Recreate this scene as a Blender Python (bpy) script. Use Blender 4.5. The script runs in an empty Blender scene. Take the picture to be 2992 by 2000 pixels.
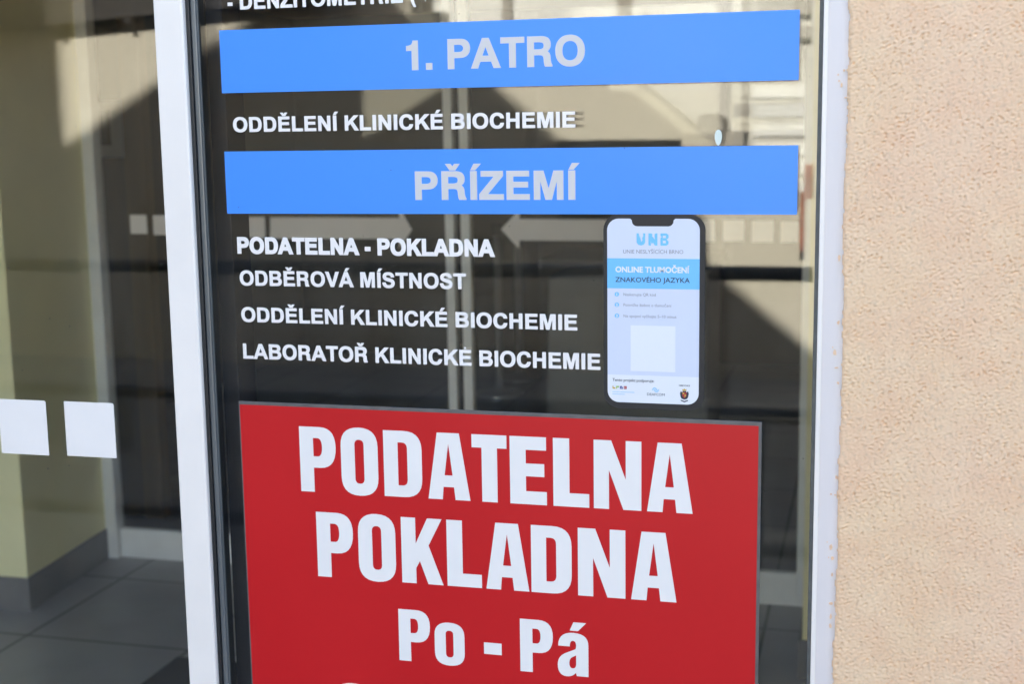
import bpy, bmesh, math, random
import numpy as np
from mathutils import Vector, Matrix
random.seed(7); np.random.seed(7)
SC = bpy.context.scene
COL = SC.collection

# ------------------------------------------------------------------ camera
YAW, PITCH, ROLL, FPX = math.radians(14.958), math.radians(8.874), math.radians(-.8358), 3980.0
PD, EYE = 1.55, 1.66                      # distance to the glass, eye height
EXPOSURE = 3.53
SUN_EL = 40.0
def basis():
    cy, sy, cp, sp = math.cos(YAW), math.sin(YAW), math.cos(PITCH), math.sin(PITCH)
    f = Vector((-sy*cp, cy*cp, -sp)); r0 = Vector((cy, sy, 0)); u0 = r0.cross(f)
    r = math.cos(ROLL)*r0 + math.sin(ROLL)*u0
    u = -math.sin(ROLL)*r0 + math.cos(ROLL)*u0
    return r, u, f
R_, U_, F_ = basis()
CAM = Vector((0, -PD, EYE))
cd = bpy.data.cameras.new('camera'); cam = bpy.data.objects.new('camera', cd); COL.objects.link(cam)
cam.matrix_world = Matrix(((R_.x, U_.x, -F_.x, CAM.x), (R_.y, U_.y, -F_.y, CAM.y), (R_.z, U_.z, -F_.z, CAM.z), (0, 0, 0, 1)))
cd.sensor_fit = 'HORIZONTAL'; cd.sensor_width = 23.5; cd.lens = FPX/2992*23.5
cd.clip_start = .05; cd.clip_end = 500
cd.dof.use_dof = True; cd.dof.focus_distance = 1.60; cd.dof.aperture_fstop = 4.5
SC.camera = cam
def ray(x, y): return F_ + R_*((x-1496)/FPX) - U_*((y-1000)/FPX)
def at(x, y, Y=0.0):                      # photo pixel -> (x, z) on the plane y = Y
    d = ray(x, y); t = (Y+PD)/d.y
    return d.x*t, EYE + d.z*t
def on_floor(x, y, Z=0.0):
    d = ray(x, y); t = (Z-EYE)/d.z
    return d.x*t, -PD + d.y*t
# ------------------------------------------------------------------ light
w = bpy.data.worlds.new('World'); SC.world = w; w.use_nodes = True
nt = w.node_tree; sky = nt.nodes.new('ShaderNodeTexSky'); sky.sky_type = 'NISHITA'; sky.sun_disc = False
sky.sun_elevation = math.radians(SUN_EL); sky.sun_rotation = 0.0
sky.air_density = 1.0; sky.dust_density = 2.2; sky.ozone_density = .2
nt.links.new(sky.outputs[0], nt.nodes['Background'].inputs[0]); nt.nodes['Background'].inputs[1].default_value = .068
ld = bpy.data.lights.new('sun', 'SUN'); ld.energy = 5.0; ld.angle = math.radians(.53); ld.color = (1, .955, .88)
sun = bpy.data.objects.new('sun', ld); COL.objects.link(sun)
SUND = Vector((0, -math.cos(math.radians(SUN_EL)), -math.sin(math.radians(SUN_EL))))   # light travels along this
sun.rotation_euler = SUND.to_track_quat('-Z', 'Y').to_euler(); sun.location = (0, 20, 25)
SC.view_settings.view_transform = 'Standard'; SC.view_settings.look = 'None'
SC.view_settings.exposure = EXPOSURE; SC.view_settings.gamma = 1
SC.render.engine = 'CYCLES'
SC.cycles.use_denoising = True; SC.cycles.transparent_max_bounces = 40; SC.cycles.max_bounces = 14
SC.cycles.diffuse_bounces = 5; SC.cycles.glossy_bounces = 8; SC.cycles.sample_clamp_indirect = 8

# ------------------------------------------------------------------ materials
def lin(*c):
    return tuple(((v/255)/12.92 if v <= 10 else ((v/255+.055)/1.055)**2.4) for v in c) + (1,)
def mat(name, col, rough=.5, noise=0, nscale=20, bump=0, bscale=60, spec=.5, metal=0, stretch=(1, 1, 1), coat=0):
    m = bpy.data.materials.new(name); m.use_nodes = True
    n = m.node_tree.nodes; l = m.node_tree.links; b = n['Principled BSDF']
    b.inputs['Base Color'].default_value = col; b.inputs['Roughness'].default_value = rough
    b.inputs['Specular IOR Level'].default_value = spec; b.inputs['Metallic'].default_value = metal
    b.inputs['Coat Weight'].default_value = coat; b.inputs['Coat Roughness'].default_value = .15
    if noise or bump:
        tc = n.new('ShaderNodeTexCoord'); mp = n.new('ShaderNodeMapping'); mp.inputs['Scale'].default_value = stretch
        l.new(tc.outputs['Object'], mp.inputs[0])
    if noise:
        t = n.new('ShaderNodeTexNoise'); t.inputs['Scale'].default_value = nscale; t.inputs['Detail'].default_value = 6
        l.new(mp.outputs[0], t.inputs['Vector'])
        mr = n.new('ShaderNodeMapRange'); mr.inputs[1].default_value = .3; mr.inputs[2].default_value = .7
        mr.inputs[3].default_value = 1-noise; mr.inputs[4].default_value = 1+noise
        l.new(t.outputs['Fac'], mr.inputs[0])
        mx = n.new('ShaderNodeVectorMath'); mx.operation = 'SCALE'; mx.inputs[0].default_value = col[:3]
        l.new(mr.outputs[0], mx.inputs['Scale']); l.new(mx.outputs[0], b.inputs['Base Color'])
        m2 = n.new('ShaderNodeMapRange'); m2.inputs[3].default_value = max(.02, rough-.08); m2.inputs[4].default_value = rough+.08
        l.new(t.outputs['Fac'], m2.inputs[0]); l.new(m2.outputs[0], b.inputs['Roughness'])
    if bump:
        t = n.new('ShaderNodeTexNoise'); t.inputs['Scale'].default_value = bscale; t.inputs['Detail'].default_value = 5
        l.new(mp.outputs[0], t.inputs['Vector'])
        bp = n.new('ShaderNodeBump'); bp.inputs['Strength'].default_value = bump; bp.inputs['Distance'].default_value = .004
        l.new(t.outputs['Fac'], bp.inputs['Height']); l.new(bp.outputs[0], b.inputs['Normal'])
    return m

def glass_mat(name, tint, dust=True):
    """thin clear pane: Schlick reflection over a faintly tinted transparent body, with sparse dust specks"""
    m = bpy.data.materials.new(name); m.use_nodes = True
    n = m.node_tree.nodes; l = m.node_tree.links; n.clear()
    out = n.new('ShaderNodeOutputMaterial'); tr = n.new('ShaderNodeBsdfTransparent'); tr.inputs[0].default_value = tint
    gl = n.new('ShaderNodeBsdfGlossy'); gl.inputs['Roughness'].default_value = 0
    geo = n.new('ShaderNodeNewGeometry'); dot = n.new('ShaderNodeVectorMath'); dot.operation = 'DOT_PRODUCT'
    l.new(geo.outputs['Normal'], dot.inputs[0]); l.new(geo.outputs['Incoming'], dot.inputs[1])
    ab = n.new('ShaderNodeMath'); ab.operation = 'ABSOLUTE'; l.new(dot.outputs['Value'], ab.inputs[0])
    om = n.new('ShaderNodeMath'); om.operation = 'SUBTRACT'; om.inputs[0].default_value = 1; l.new(ab.outputs[0], om.inputs[1])
    pw = n.new('ShaderNodeMath'); pw.operation = 'POWER'; pw.inputs[1].default_value = 5; l.new(om.outputs[0], pw.inputs[0])
    ma = n.new('ShaderNodeMath'); ma.operation = 'MULTIPLY_ADD'; ma.inputs[1].default_value = .97; ma.inputs[2].default_value = .029
    l.new(pw.outputs[0], ma.inputs[0])
    mx = n.new('ShaderNodeMixShader'); l.new(ma.outputs[0], mx.inputs[0]); l.new(tr.outputs[0], mx.inputs[1]); l.new(gl.outputs[0], mx.inputs[2])
    last = mx
    if dust:
        tc = n.new('ShaderNodeTexCoord')
        vo = n.new('ShaderNodeTexVoronoi'); vo.inputs['Scale'].default_value = 70; l.new(tc.outputs['Object'], vo.inputs['Vector'])
        sp = n.new('ShaderNodeSeparateColor'); l.new(vo.outputs['Color'], sp.inputs[0])
        # speck radius differs from cell to cell; most cells have none
        mr = n.new('ShaderNodeMapRange'); mr.inputs[1].default_value = .74; mr.inputs[2].default_value = 1; mr.inputs[3].default_value = 0; mr.inputs[4].default_value = .085
        l.new(sp.outputs[0], mr.inputs[0])
        lt = n.new('ShaderNodeMath'); lt.operation = 'LESS_THAN'; l.new(vo.outputs['Distance'], lt.inputs[0]); l.new(mr.outputs[0], lt.inputs[1])
        am = n.new('ShaderNodeMath'); am.operation = 'MULTIPLY'; am.inputs[1].default_value = .22; l.new(lt.outputs[0], am.inputs[0])
        nz = n.new('ShaderNodeTexNoise'); nz.inputs['Scale'].default_value = 5; nz.inputs['Detail'].default_value = 6
        mp = n.new('ShaderNodeMapping'); mp.inputs['Scale'].default_value = (2.2, 1, .7); mp.inputs['Rotation'].default_value = (0, .35, 0); l.new(tc.outputs['Object'], mp.inputs[0]); l.new(mp.outputs[0], nz.inputs['Vector'])
        m3 = n.new('ShaderNodeMapRange'); m3.inputs[1].default_value = .4; m3.inputs[2].default_value = .8; m3.inputs[3].default_value = .001; m3.inputs[4].default_value = .016
        l.new(nz.outputs['Fac'], m3.inputs[0])
        ad = n.new('ShaderNodeMath'); ad.operation = 'ADD'; l.new(am.outputs[0], ad.inputs[0]); l.new(m3.outputs[0], ad.inputs[1])
        df = n.new('ShaderNodeBsdfDiffuse'); df.inputs[0].default_value = (.7, .68, .62, 1)
        m4 = n.new('ShaderNodeMixShader'); l.new(ad.outputs[0], m4.inputs[0]); l.new(mx.outputs[0], m4.inputs[1]); l.new(df.outputs[0], m4.inputs[2])
        last = m4
    l.new(last.outputs[0], out.inputs[0])
    return m

M = {}
M['white_powder'] = mat('white powder coated aluminium', (.90, .82, .74, 1), .38, noise=.03, nscale=9, bump=.05, bscale=40)
M['jamb'] = mat('white painted jamb with caulk', (.775, .705, .67, 1), .45, noise=.05, nscale=14, bump=.35, bscale=28, stretch=(1.5, 1, .12))
M['gasket_grey'] = mat('grey aluminium channel', (.15, .16, .165, 1), .35, metal=.3, noise=.08, nscale=8)
M['rubber'] = mat('black rubber', (.012, .013, .015, 1), .45)
M['rubber_grey'] = mat('grey rubber', (.10, .105, .10, 1), .6, noise=.2, nscale=90)
M['black_stile'] = mat('black anodised profile', (.008, .009, .014, 1), .55, noise=.3, nscale=12, stretch=(3, 1, .2), spec=.15)
M['glass'] = glass_mat('window glass', (.985, .99, .985, 1))
M['glass_inner'] = glass_mat('inner door glass', (.985, .992, .985, 1), dust=False)
M['blue'] = mat('blue vinyl', (.050, .275, .90, 1), .42, noise=.02, nscale=6, spec=.4, bump=.04, bscale=6, coat=.05)
M['silver'] = mat('silver grey vinyl', (.645, .61, .585, 1), .45, noise=.02, nscale=30)
M['white_vinyl'] = mat('white vinyl', (.88, .82, .765, 1), .4, noise=.015, nscale=20)
M['red'] = mat('red vinyl', (.57, .008, .012, 1), .4, noise=.04, nscale=5, bump=.05, bscale=5, spec=.35)
M['plate_edge'] = mat('aluminium plate edge', (.135, .125, .12, 1), .5, metal=.2, noise=.15, nscale=80)
M['yellow_paint'] = mat('yellow wall paint', (.91, .85, .48, 1), .6, noise=.05, nscale=3, bump=.1, bscale=80)
M['skirting'] = mat('grey skirting tile', (.16, .155, .15, 1), .45, noise=.12, nscale=12)
M['alu'] = mat('grey aluminium', (.86, .86, .83, 1), .4, noise=.06, nscale=10)
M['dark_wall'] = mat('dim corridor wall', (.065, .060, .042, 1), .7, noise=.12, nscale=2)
M['brown_door'] = mat('brown door leaf', (.12, .085, .055, 1), .5, noise=.2, nscale=6, stretch=(4, 4, .4))
M['paper'] = mat('white paper', (.78, .79, .80, 1), .7, noise=.02, nscale=8)
M['dark_grey'] = mat('dark grey laminate', (.06, .06, .06, 1), .5, noise=.1)
M['grey_lam'] = mat('grey laminate', (.34, .33, .32, 1), .5, noise=.08, nscale=4)
M['mat_black'] = mat('black entrance mat', (.012, .012, .012, 1), .9, bump=.6, bscale=300)
M['steel'] = mat('brushed steel', (.55, .55, .54, 1), .3, metal=.9)
M['rail_blue'] = mat('dark navy painted steel', (.012, .016, .028, 1), .4, noise=.15, nscale=20)
M['house_wall'] = mat('beige rendered house wall', (.40, .368, .292, 1), .85, noise=.05, nscale=1.2, bump=.3, bscale=60)
M['white_render'] = mat('pale cream render', (.40, .385, .34, 1), .8, noise=.04, nscale=1.0)
M['panel_white'] = mat('white window blind', (.54, .535, .495, 1), .6, noise=.03, nscale=2)
M['mullion'] = mat('taupe mullion', (.25, .23, .195, 1), .6)
M['roof_dark'] = mat('dark roof edge', (.020, .017, .014, 1), .7, noise=.3, nscale=10)
M['dark_glass'] = mat('dark window recess', (.014, .014, .013, 1), .3)
M['pave'] = mat('grey paving', (.15, .145, .135, 1), .85, noise=.15, nscale=3, bump=.3, bscale=40)
M['brick'] = mat('red brown brick', (.22, .09, .055, 1), .85, noise=.35, nscale=9)
M['wood_tan'] = mat('tan timber', (.20, .125, .06, 1), .6, noise=.12, nscale=4, stretch=(5, 5, .4))
M['phone_case'] = mat('printed phone outline', (.035, .032, .031, 1), .5, noise=.1, nscale=10, spec=.25)
M['screen'] = mat('printed screen', (.66, .69, .80, 1), .38, noise=.01)
M['screen_white'] = mat('printed white field', (.80, .80, .82, 1), .38)
M['sky_band'] = mat('printed sky blue', (.155, .52, .93, 1), .38)
M['ink_grey'] = mat('printed grey ink', (.25, .25, .28, 1), .5)
M['ink_dark'] = mat('printed dark ink', (.025, .03, .045, 1), .5)
M['ink_gold'] = mat('printed gold ink', (.62, .40, .05, 1), .5)
M['ink_red'] = mat('printed red ink', (.42, .03, .03, 1), .5)
M['ink_green'] = mat('printed lime ink', (.36, .55, .14, 1), .5)
M['ink_navy'] = mat('printed navy ink', (.03, .06, .28, 1), .5)
M['paint_drop'] = mat('dried white drop', (.70, .76, .68, 1), .6)

def stucco_mat():
    m = bpy.data.materials.new('peach scratch render'); m.use_nodes = True
    n = m.node_tree.nodes; l = m.node_tree.links; b = n['Principled BSDF']; b.inputs['Roughness'].default_value = .9
    b.inputs['Specular IOR Level'].default_value = .2
    tc = n.new('ShaderNodeTexCoord')
    t = n.new('ShaderNodeTexNoise'); t.inputs['Scale'].default_value = 26; t.inputs['Detail'].default_value = 6; l.new(tc.outputs['Object'], t.inputs['Vector'])
    cr = n.new('ShaderNodeValToRGB'); e = cr.color_ramp.elements
    e[0].position = .32; e[0].color = (.86, .575, .365, 1); e[1].position = .68; e[1].color = (.885, .63, .41, 1)
    l.new(t.outputs['Fac'], cr.inputs[0])
    # broad pinkish / yellowish drift
    t2 = n.new('ShaderNodeTexNoise'); t2.inputs['Scale'].default_value = 4; t2.inputs['Detail'].default_value = 3; l.new(tc.outputs['Object'], t2.inputs['Vector'])
    mx = n.new('ShaderNodeMix'); mx.data_type = 'RGBA'; mx.blend_type = 'MULTIPLY'; mx.inputs[0].default_value = 1
    c2 = n.new('ShaderNodeValToRGB'); c2.color_ramp.elements[0].position = .35; c2.color_ramp.elements[0].color = (1, .985, 1, 1)
    c2.color_ramp.elements[1].position = .65; c2.color_ramp.elements[1].color = (.99, 1, .96, 1)
    l.new(t2.outputs['Fac'], c2.inputs[0]); l.new(cr.outputs[0], mx.inputs[6]); l.new(c2.outputs[0], mx.inputs[7])
    # fine darker beige mottle, scattered at random
    t3 = n.new('ShaderNodeTexNoise'); t3.inputs['Scale'].default_value = 190; t3.inputs['Detail'].default_value = 3; l.new(tc.outputs['Object'], t3.inputs['Vector'])
    m3 = n.new('ShaderNodeMapRange'); m3.inputs[1].default_value = .52; m3.inputs[2].default_value = .74; m3.inputs[3].default_value = 0; m3.inputs[4].default_value = .32
    l.new(t3.outputs['Fac'], m3.inputs[0])
    m5 = n.new('ShaderNodeMix'); m5.data_type = 'RGBA'; l.new(m3.outputs[0], m5.inputs[0]); l.new(mx.outputs[2], m5.inputs[6]); m5.inputs[7].default_value = (.50, .37, .27, 1)
    l.new(m5.outputs[2], b.inputs['Base Color'])
    return m
M['stucco'] = stucco_mat()

def tile_mat():
    m = bpy.data.materials.new('grey floor tiles'); m.use_nodes = True
    n = m.node_tree.nodes; l = m.node_tree.links; b = n['Principled BSDF']
    tc = n.new('ShaderNodeTexCoord'); mp = n.new('ShaderNodeMapping'); l.new(tc.outputs['Object'], mp.inputs[0])
    br = n.new('ShaderNodeTexBrick'); br.offset = 0; br.inputs['Scale'].default_value = 1
    br.inputs['Brick Width'].default_value = TILE[0]; br.inputs['Row Height'].default_value = TILE[1]; br.inputs['Mortar Size'].default_value = .006
    br.inputs['Color1'].default_value = (.24, .237, .22, 1); br.inputs['Color2'].default_value = (.265, .262, .245, 1); br.inputs['Mortar'].default_value = (.05, .05, .045, 1)
    mp.inputs['Location'].default_value = (TILE[2], TILE[3], 0)
    l.new(mp.outputs[0], br.inputs['Vector'])
    nz = n.new('ShaderNodeTexNoise'); nz.inputs['Scale'].default_value = 5; nz.inputs['Detail'].default_value = 6; l.new(tc.outputs['Object'], nz.inputs['Vector'])
    mx = n.new('ShaderNodeMix'); mx.data_type = 'RGBA'; mx.blend_type = 'OVERLAY'; mx.inputs[0].default_value = .35
    l.new(br.outputs['Color'], mx.inputs[6]); l.new(nz.outputs['Color'], mx.inputs[7])
    bw = n.new('ShaderNodeRGBToBW'); l.new(mx.outputs[2], bw.inputs[0])
    m6 = n.new('ShaderNodeMix'); m6.data_type = 'RGBA'; m6.inputs[0].default_value = .85; l.new(mx.outputs[2], m6.inputs[6]); l.new(bw.outputs[0], m6.inputs[7])
    l.new(m6.outputs[2], b.inputs['Base Color']); b.inputs['Roughness'].default_value = .38
    return m

# ------------------------------------------------------------------ helpers
def tag(o, label=None, cat=None, group=None, kind=None):
    if label: o['label'] = label
    if cat: o['category'] = cat
    if group: o['group'] = group
    if kind: o['kind'] = kind
    return o
def empty(name, loc, label, cat, group=None):
    o = bpy.data.objects.new(name, None); COL.objects.link(o); o.location = loc; o.empty_display_size = .1
    return tag(o, label, cat, group)
def link(name, me, m, parent=None):
    me.name = name
    o = bpy.data.objects.new(name, me); COL.objects.link(o)
    for x in (m if isinstance(m, (list, tuple)) else [m]): me.materials.append(x)
    if parent is not None:
        o.parent = parent; o.matrix_parent_inverse = Matrix.Translation(-W(parent))
    return o
def W(o):
    v = Vector(o.location)
    if o.parent is not None: v = Vector(o.location)   # nested meshes sit at the world origin
    return v
class MB:
    def __init__(s): s.bm = bmesh.new()
    def box(s, x0, x1, y0, y1, z0, z1):
        v = [s.bm.verts.new(p) for p in ((x0, y0, z0), (x1, y0, z0), (x1, y1, z0), (x0, y1, z0), (x0, y0, z1), (x1, y0, z1), (x1, y1, z1), (x0, y1, z1))]
        for f in ((3, 2, 1, 0), (4, 5, 6, 7), (0, 1, 5, 4), (1, 2, 6, 5), (2, 3, 7, 6), (3, 0, 4, 7)): s.bm.faces.new([v[i] for i in f])
        return s
    def prism(s, pts, y0, y1):             # polygon in x-z extruded along y
        a = [s.bm.verts.new((x, y0, z)) for x, z in pts]; b = [s.bm.verts.new((x, y1, z)) for x, z in pts]
        s.bm.faces.new(a); s.bm.faces.new(b[::-1]); n = len(pts)
        for i in range(n): s.bm.faces.new((a[i], b[i], b[(i+1) % n], a[(i+1) % n]))
        return s
    def tube(s, p, q, r, n=16, r2=None):
        p, q = Vector(p), Vector(q); d = (q-p).normalized(); u = d.orthogonal().normalized(); v = d.cross(u); r2 = r if r2 is None else r2
        A = [s.bm.verts.new(p+r*(math.cos(t)*u+math.sin(t)*v)) for t in [2*math.pi*i/n for i in range(n)]]
        B = [s.bm.verts.new(q+r2*(math.cos(t)*u+math.sin(t)*v)) for t in [2*math.pi*i/n for i in range(n)]]
        for i in range(n): s.bm.faces.new((A[i], A[(i+1) % n], B[(i+1) % n], B[i]))
        s.bm.faces.new(A[::-1]); s.bm.faces.new(B); return s
    def lathe(s, cx, cy, prof, n=24):      # prof: (radius, z)
        rings = [[s.bm.verts.new((cx+r*math.cos(2*math.pi*i/n), cy+r*math.sin(2*math.pi*i/n), z)) for i in range(n)] for r, z in prof]
        for a, b in zip(rings, rings[1:]):
            for i in range(n): s.bm.faces.new((a[i], a[(i+1) % n], b[(i+1) % n], b[i]))
        s.bm.faces.new(rings[0][::-1]); s.bm.faces.new(rings[-1]); return s
    def build(s, name, m, parent=None, bevel=0, seg=2, smooth=False):
        bmesh.ops.recalc_face_normals(s.bm, faces=s.bm.faces)
        if bevel:
            bmesh.ops.bevel(s.bm, geom=[e for e in s.bm.edges if len(e.link_faces) == 2 and e.calc_face_angle() > .3], offset=bevel, segments=seg, profile=.6, affect='EDGES')
        me = bpy.data.meshes.new(name); s.bm.to_mesh(me); s.bm.free()
        if smooth:
            for p in me.polygons: p.use_smooth = True
        return link(name, me, m, parent)

# ------------------------------------------------------------------ lettering
# heavy grotesque capitals, drawn on a 2048 unit body (cap height 1466)
GLY = {
 'A': (1479, 'M1471 0H1149L1021 333H435L314 0H0L571 1466H884ZM926 580L724 1124L526 580Z'),
 'B': (1479, 'M150 0V1466H736Q910 1466 995 1451 1081 1437 1148 1391 1216 1345 1261 1268 1306 1192 1306 1097 1306 994 1250 908 1195 822 1100 779 1234 740 1306 646 1378 552 1378 425 1378 325 1331 230 1285 136 1204 79 1123 23 1004 10 930 2 645 0ZM446 1222V883H640Q813 883 855 888 931 897 974 940 1018 984 1018 1055 1018 1123 980 1165 943 1208 869 1217 825 1222 616 1222ZM446 639V247H720Q880 247 923 256 989 268 1030 314 1072 361 1072 439 1072 505 1040 551 1008 597 947 618 887 639 685 639Z'),
 'C': (1479, 'M1070 500H1375Q1350 250 1190 112 1030 -25 766 -25 475 -25 288 173 101 372 101 717 101 1082 289 1284 478 1486 785 1486 1040 1486 1200 1350 1350 1220 1372 985H1070Q1052 1102 969 1168 887 1234 770 1234 608 1234 507 1118 406 1002 406 742 406 466 505 349 605 232 764 232 881 232 966 300 1045 365 1070 500Z'),
 'D': (1479, 'M148 0V1466H689Q872 1466 968 1438 1097 1400 1189 1303 1281 1206 1329 1066 1377 925 1377 719 1377 538 1332 407 1277 247 1175 148 1098 73 967 31 869 0 705 0ZM444 1218V247H665Q789 247 844 261 916 279 963 322 1011 365 1041 464 1071 562 1071 732 1071 902 1041 993 1011 1084 957 1135 903 1186 820 1204 758 1218 577 1218Z'),
 'E': (1366, 'M149 0V1466H1236V1218H445V893H1181V646H445V247H1264V0Z'),
 'H': (1479, 'M150 0V1466H446V889H1026V1466H1322V0H1026V641H446V0Z'),
 'I': (569, 'M140 0V1466H436V0Z'),
 'K': (1479, 'M153 0V1466H449V815L1047 1466H1445L893 895L1475 0H1092L689 688L449 443V0Z'),
 'L': (1251, 'M157 0V1466H453V250H1189V0Z'),
 'M': (1706, 'M145 0V1466H588L854 466L1117 1466H1561V0H1286V1154L995 0H710L420 1154V0Z'),
 'N': (1479, 'M152 0V1466H440L1040 487V1466H1315V0H1018L427 956V0Z'),
 'O': (1593, 'M89 724Q89 948 156 1100 206 1212 292 1301 379 1390 482 1433 619 1491 798 1491 1122 1491 1316 1290 1511 1089 1511 731 1511 376 1318 175 1125 -25 802 -25 475 -25 282 174 89 374 89 724ZM394 734Q394 485 509 356 624 228 801 228 978 228 1091 355 1205 483 1205 738 1205 990 1094 1114 984 1238 801 1238 618 1238 506 1112 394 987 394 734Z'),
 'P': (1366, 'M149 0V1466H624Q894 1466 976 1444 1102 1411 1187 1300 1272 1190 1272 1015 1272 880 1223 788 1174 696 1098 643 1023 591 945 574 839 553 638 553H445V0ZM445 1218V802H607Q782 802 841 825 900 848 933 897 967 946 967 1011 967 1091 920 1143 873 1195 801 1208 748 1218 588 1218Z'),
 'R': (1479, 'M150 0V1466H790Q1030 1466 1150 1390 1290 1290 1290 1070 1290 830 1090 735 1260 680 1275 450 1285 130 1365 50V0H1040Q985 90 978 330 972 480 915 530 860 578 730 578H446V0ZM446 815H690Q850 815 915 860 985 910 985 1020 985 1130 915 1178 850 1220 700 1220H446Z'),
 'S': (1366, 'M74 477L362 505Q388 360 467 292 547 224 682 224 825 224 897 284 970 345 970 426 970 478 939 514 909 551 833 578 781 596 596 642 358 701 262 787 127 908 127 1082 127 1194 190 1291 254 1389 373 1440 493 1491 662 1491 938 1491 1077 1370 1217 1249 1224 1047L928 1034Q909 1147 846 1196 784 1246 659 1246 530 1246 457 1193 410 1159 410 1102 410 1050 454 1013 510 966 726 915 942 864 1045 809 1149 755 1207 660 1266 566 1266 427 1266 301 1196 191 1126 81 998 27 870 -26 679 -26 401 -26 252 102 103 231 74 477Z'),
 'T': (1251, 'M480 0V1218H43V1466H1212V1218H776V0Z'),
 'V': (1366, 'M524 0L0 1466H321L692 381L1051 1466H1365L840 0Z'),
 'Z': (1251, 'M20 0V267L789 1218H107V1466H1186V1236L384 248H1217V0Z'),
 'U': (1479, 'M147 1466H443V672Q443 483 454 427 473 337 544 282 616 228 740 228 866 228 930 279 994 331 1007 406 1020 481 1020 655V1466H1316V696Q1316 432 1292 323 1268 214 1203 139 1139 64 1031 19 923 -25 749 -25 539 -25 430 23 322 72 259 149 196 226 176 311 147 437 147 683Z'),
 '1': (1139, 'M830 0H535V985H250V1190Q430 1195 515 1265 580 1325 595 1450H830Z'),
 '.': (569, 'M140 0V290H430V0Z'), '-': (682, 'M115 390V671H569V390Z'), ' ': (569, ''),
 '(': (682, 'M613 -431H420Q267 -200 187 49 107 298 107 531 107 820 206 1078 292 1302 424 1491H616Q479 1188 427 975 376 763 376 525 376 361 406 189 437 17 490 -138 525 -240 613 -431Z'),
 'acute': (0, 'M-120 1560H80L330 1850H30Z'), 'caron': (0, 'M-135 1560H135L330 1850H105L0 1700L-105 1850H-330Z'),
 'drop': (0, 'M-70 1600H60V1740H-70Z'),
}
# very heavy condensed letters for the red board (cap height 1000)
CON = {
 'P': (625, 'M0 0V1000H330Q585 1000 585 700 585 375 330 375H222V0ZM222 830V550H290Q365 550 365 690 365 830 290 830Z'),
 'O': (640, 'M0 735Q0 1020 295 1020 590 1020 590 735V265Q590 -20 295 -20 0 -20 0 265ZM222 755V245Q222 165 295 165 368 165 368 245V755Q368 835 295 835 222 835 222 755Z'),
 'D': (650, 'M0 0V1000H320Q600 1000 600 715V285Q600 0 320 0ZM225 825V175H290Q372 175 372 270V730Q372 825 290 825Z'),
 'A': (640, 'M0 0L150 1000H490L650 0H420L400 190H238L222 0ZM258 365H382L322 840Z'),
 'T': (535, 'M0 1000V805H150V0H385V805H530V1000Z'), 'E': (605, 'M0 0V1000H545V805H240V605H515V415H240V195H550V0Z'),
 'L': (555, 'M0 0V1000H240V200H530V0Z'), 'N': (730, 'M0 0V1000H255L465 440V1000H690V0H430L222 570V0Z'),
 'K': (665, 'M0 0V1000H225V610L410 1000H635L425 590L645 0H410L285 345L225 235V0Z'),
 'o': (610, 'M0 560Q0 810 275 810 550 810 550 560V230Q550 -20 275 -20 0 -20 0 230ZM205 580V220Q205 140 275 140 345 140 345 220V580Q345 655 275 655 205 655 205 580Z'),
 'a': (600, 'M320 60Q260 -20 165 -20 0 -20 0 190 0 350 140 420L305 500Q325 515 325 575 325 660 270 660 215 660 215 550H10Q10 810 280 810 540 810 540 590V0H335ZM325 390L255 350Q205 320 205 230 205 140 262 140 325 140 325 230Z'),
 '-': (400, 'M20 270V490H340V270Z'), ' ': (190, ''), 'acute': (0, 'M-75 850H70L215 1010H-10Z'),
 '0': (640, 'M0 735Q0 1020 295 1020 590 1020 590 735V265Q590 -20 295 -20 0 -20 0 265ZM222 755V245Q222 165 295 165 368 165 368 245V755Q368 835 295 835 222 835 222 755Z'),
}
ACC = {'Ě': ('E', 'caron'), 'Í': ('I', 'acute'), 'É': ('E', 'acute'), 'Ř': ('R', 'caron'), 'Á': ('A', 'acute'), 'á': ('a', 'acute'), 'Ė': ('E', 'drop')}
CEN = {'E': 700, 'I': 288, 'R': 700, 'A': 737, 'a': 290}
import re
def contours(path, n=7):
    tok = re.findall(r'[MLHVQZ]|-?\d+\.?\d*', path); out = []; i = 0; cur = None; c = (0, 0); cmd = ''
    while i < len(tok):
        if tok[i].isalpha():
            cmd = tok[i]; i += 1
            if cmd == 'Z': out.append(cur); continue
        if cmd == 'M': c = (float(tok[i]), float(tok[i+1])); i += 2; cur = [c]; cmd = 'L'
        elif cmd == 'L': c = (float(tok[i]), float(tok[i+1])); i += 2; cur.append(c)
        elif cmd == 'H': c = (float(tok[i]), c[1]); i += 1; cur.append(c)
        elif cmd == 'V': c = (c[0], float(tok[i])); i += 1; cur.append(c)
        elif cmd == 'Q':
            q = (float(tok[i]), float(tok[i+1])); e = (float(tok[i+2]), float(tok[i+3])); i += 4
            for k in range(1, n+1):
                t = k/n; cur.append(((1-t)**2*c[0]+2*t*(1-t)*q[0]+t*t*e[0], (1-t)**2*c[1]+2*t*(1-t)*q[1]+t*t*e[1]))
            c = e
    return [[p for j, p in enumerate(k) if j == 0 or p != k[j-1]] for k in out]
def layout(text, font=GLY, track=0):
    x = 0; res = []
    for ch in text:
        base, acc = ACC.get(ch, (ch, None)); adv, path = font[base]
        for k in contours(path): res.append([(x+a, b) for a, b in k])
        if acc:
            for k in contours(font[acc][1]): res.append([(x+CEN[base]+a, b) for a, b in k])
        x += adv+track
    return res
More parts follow.
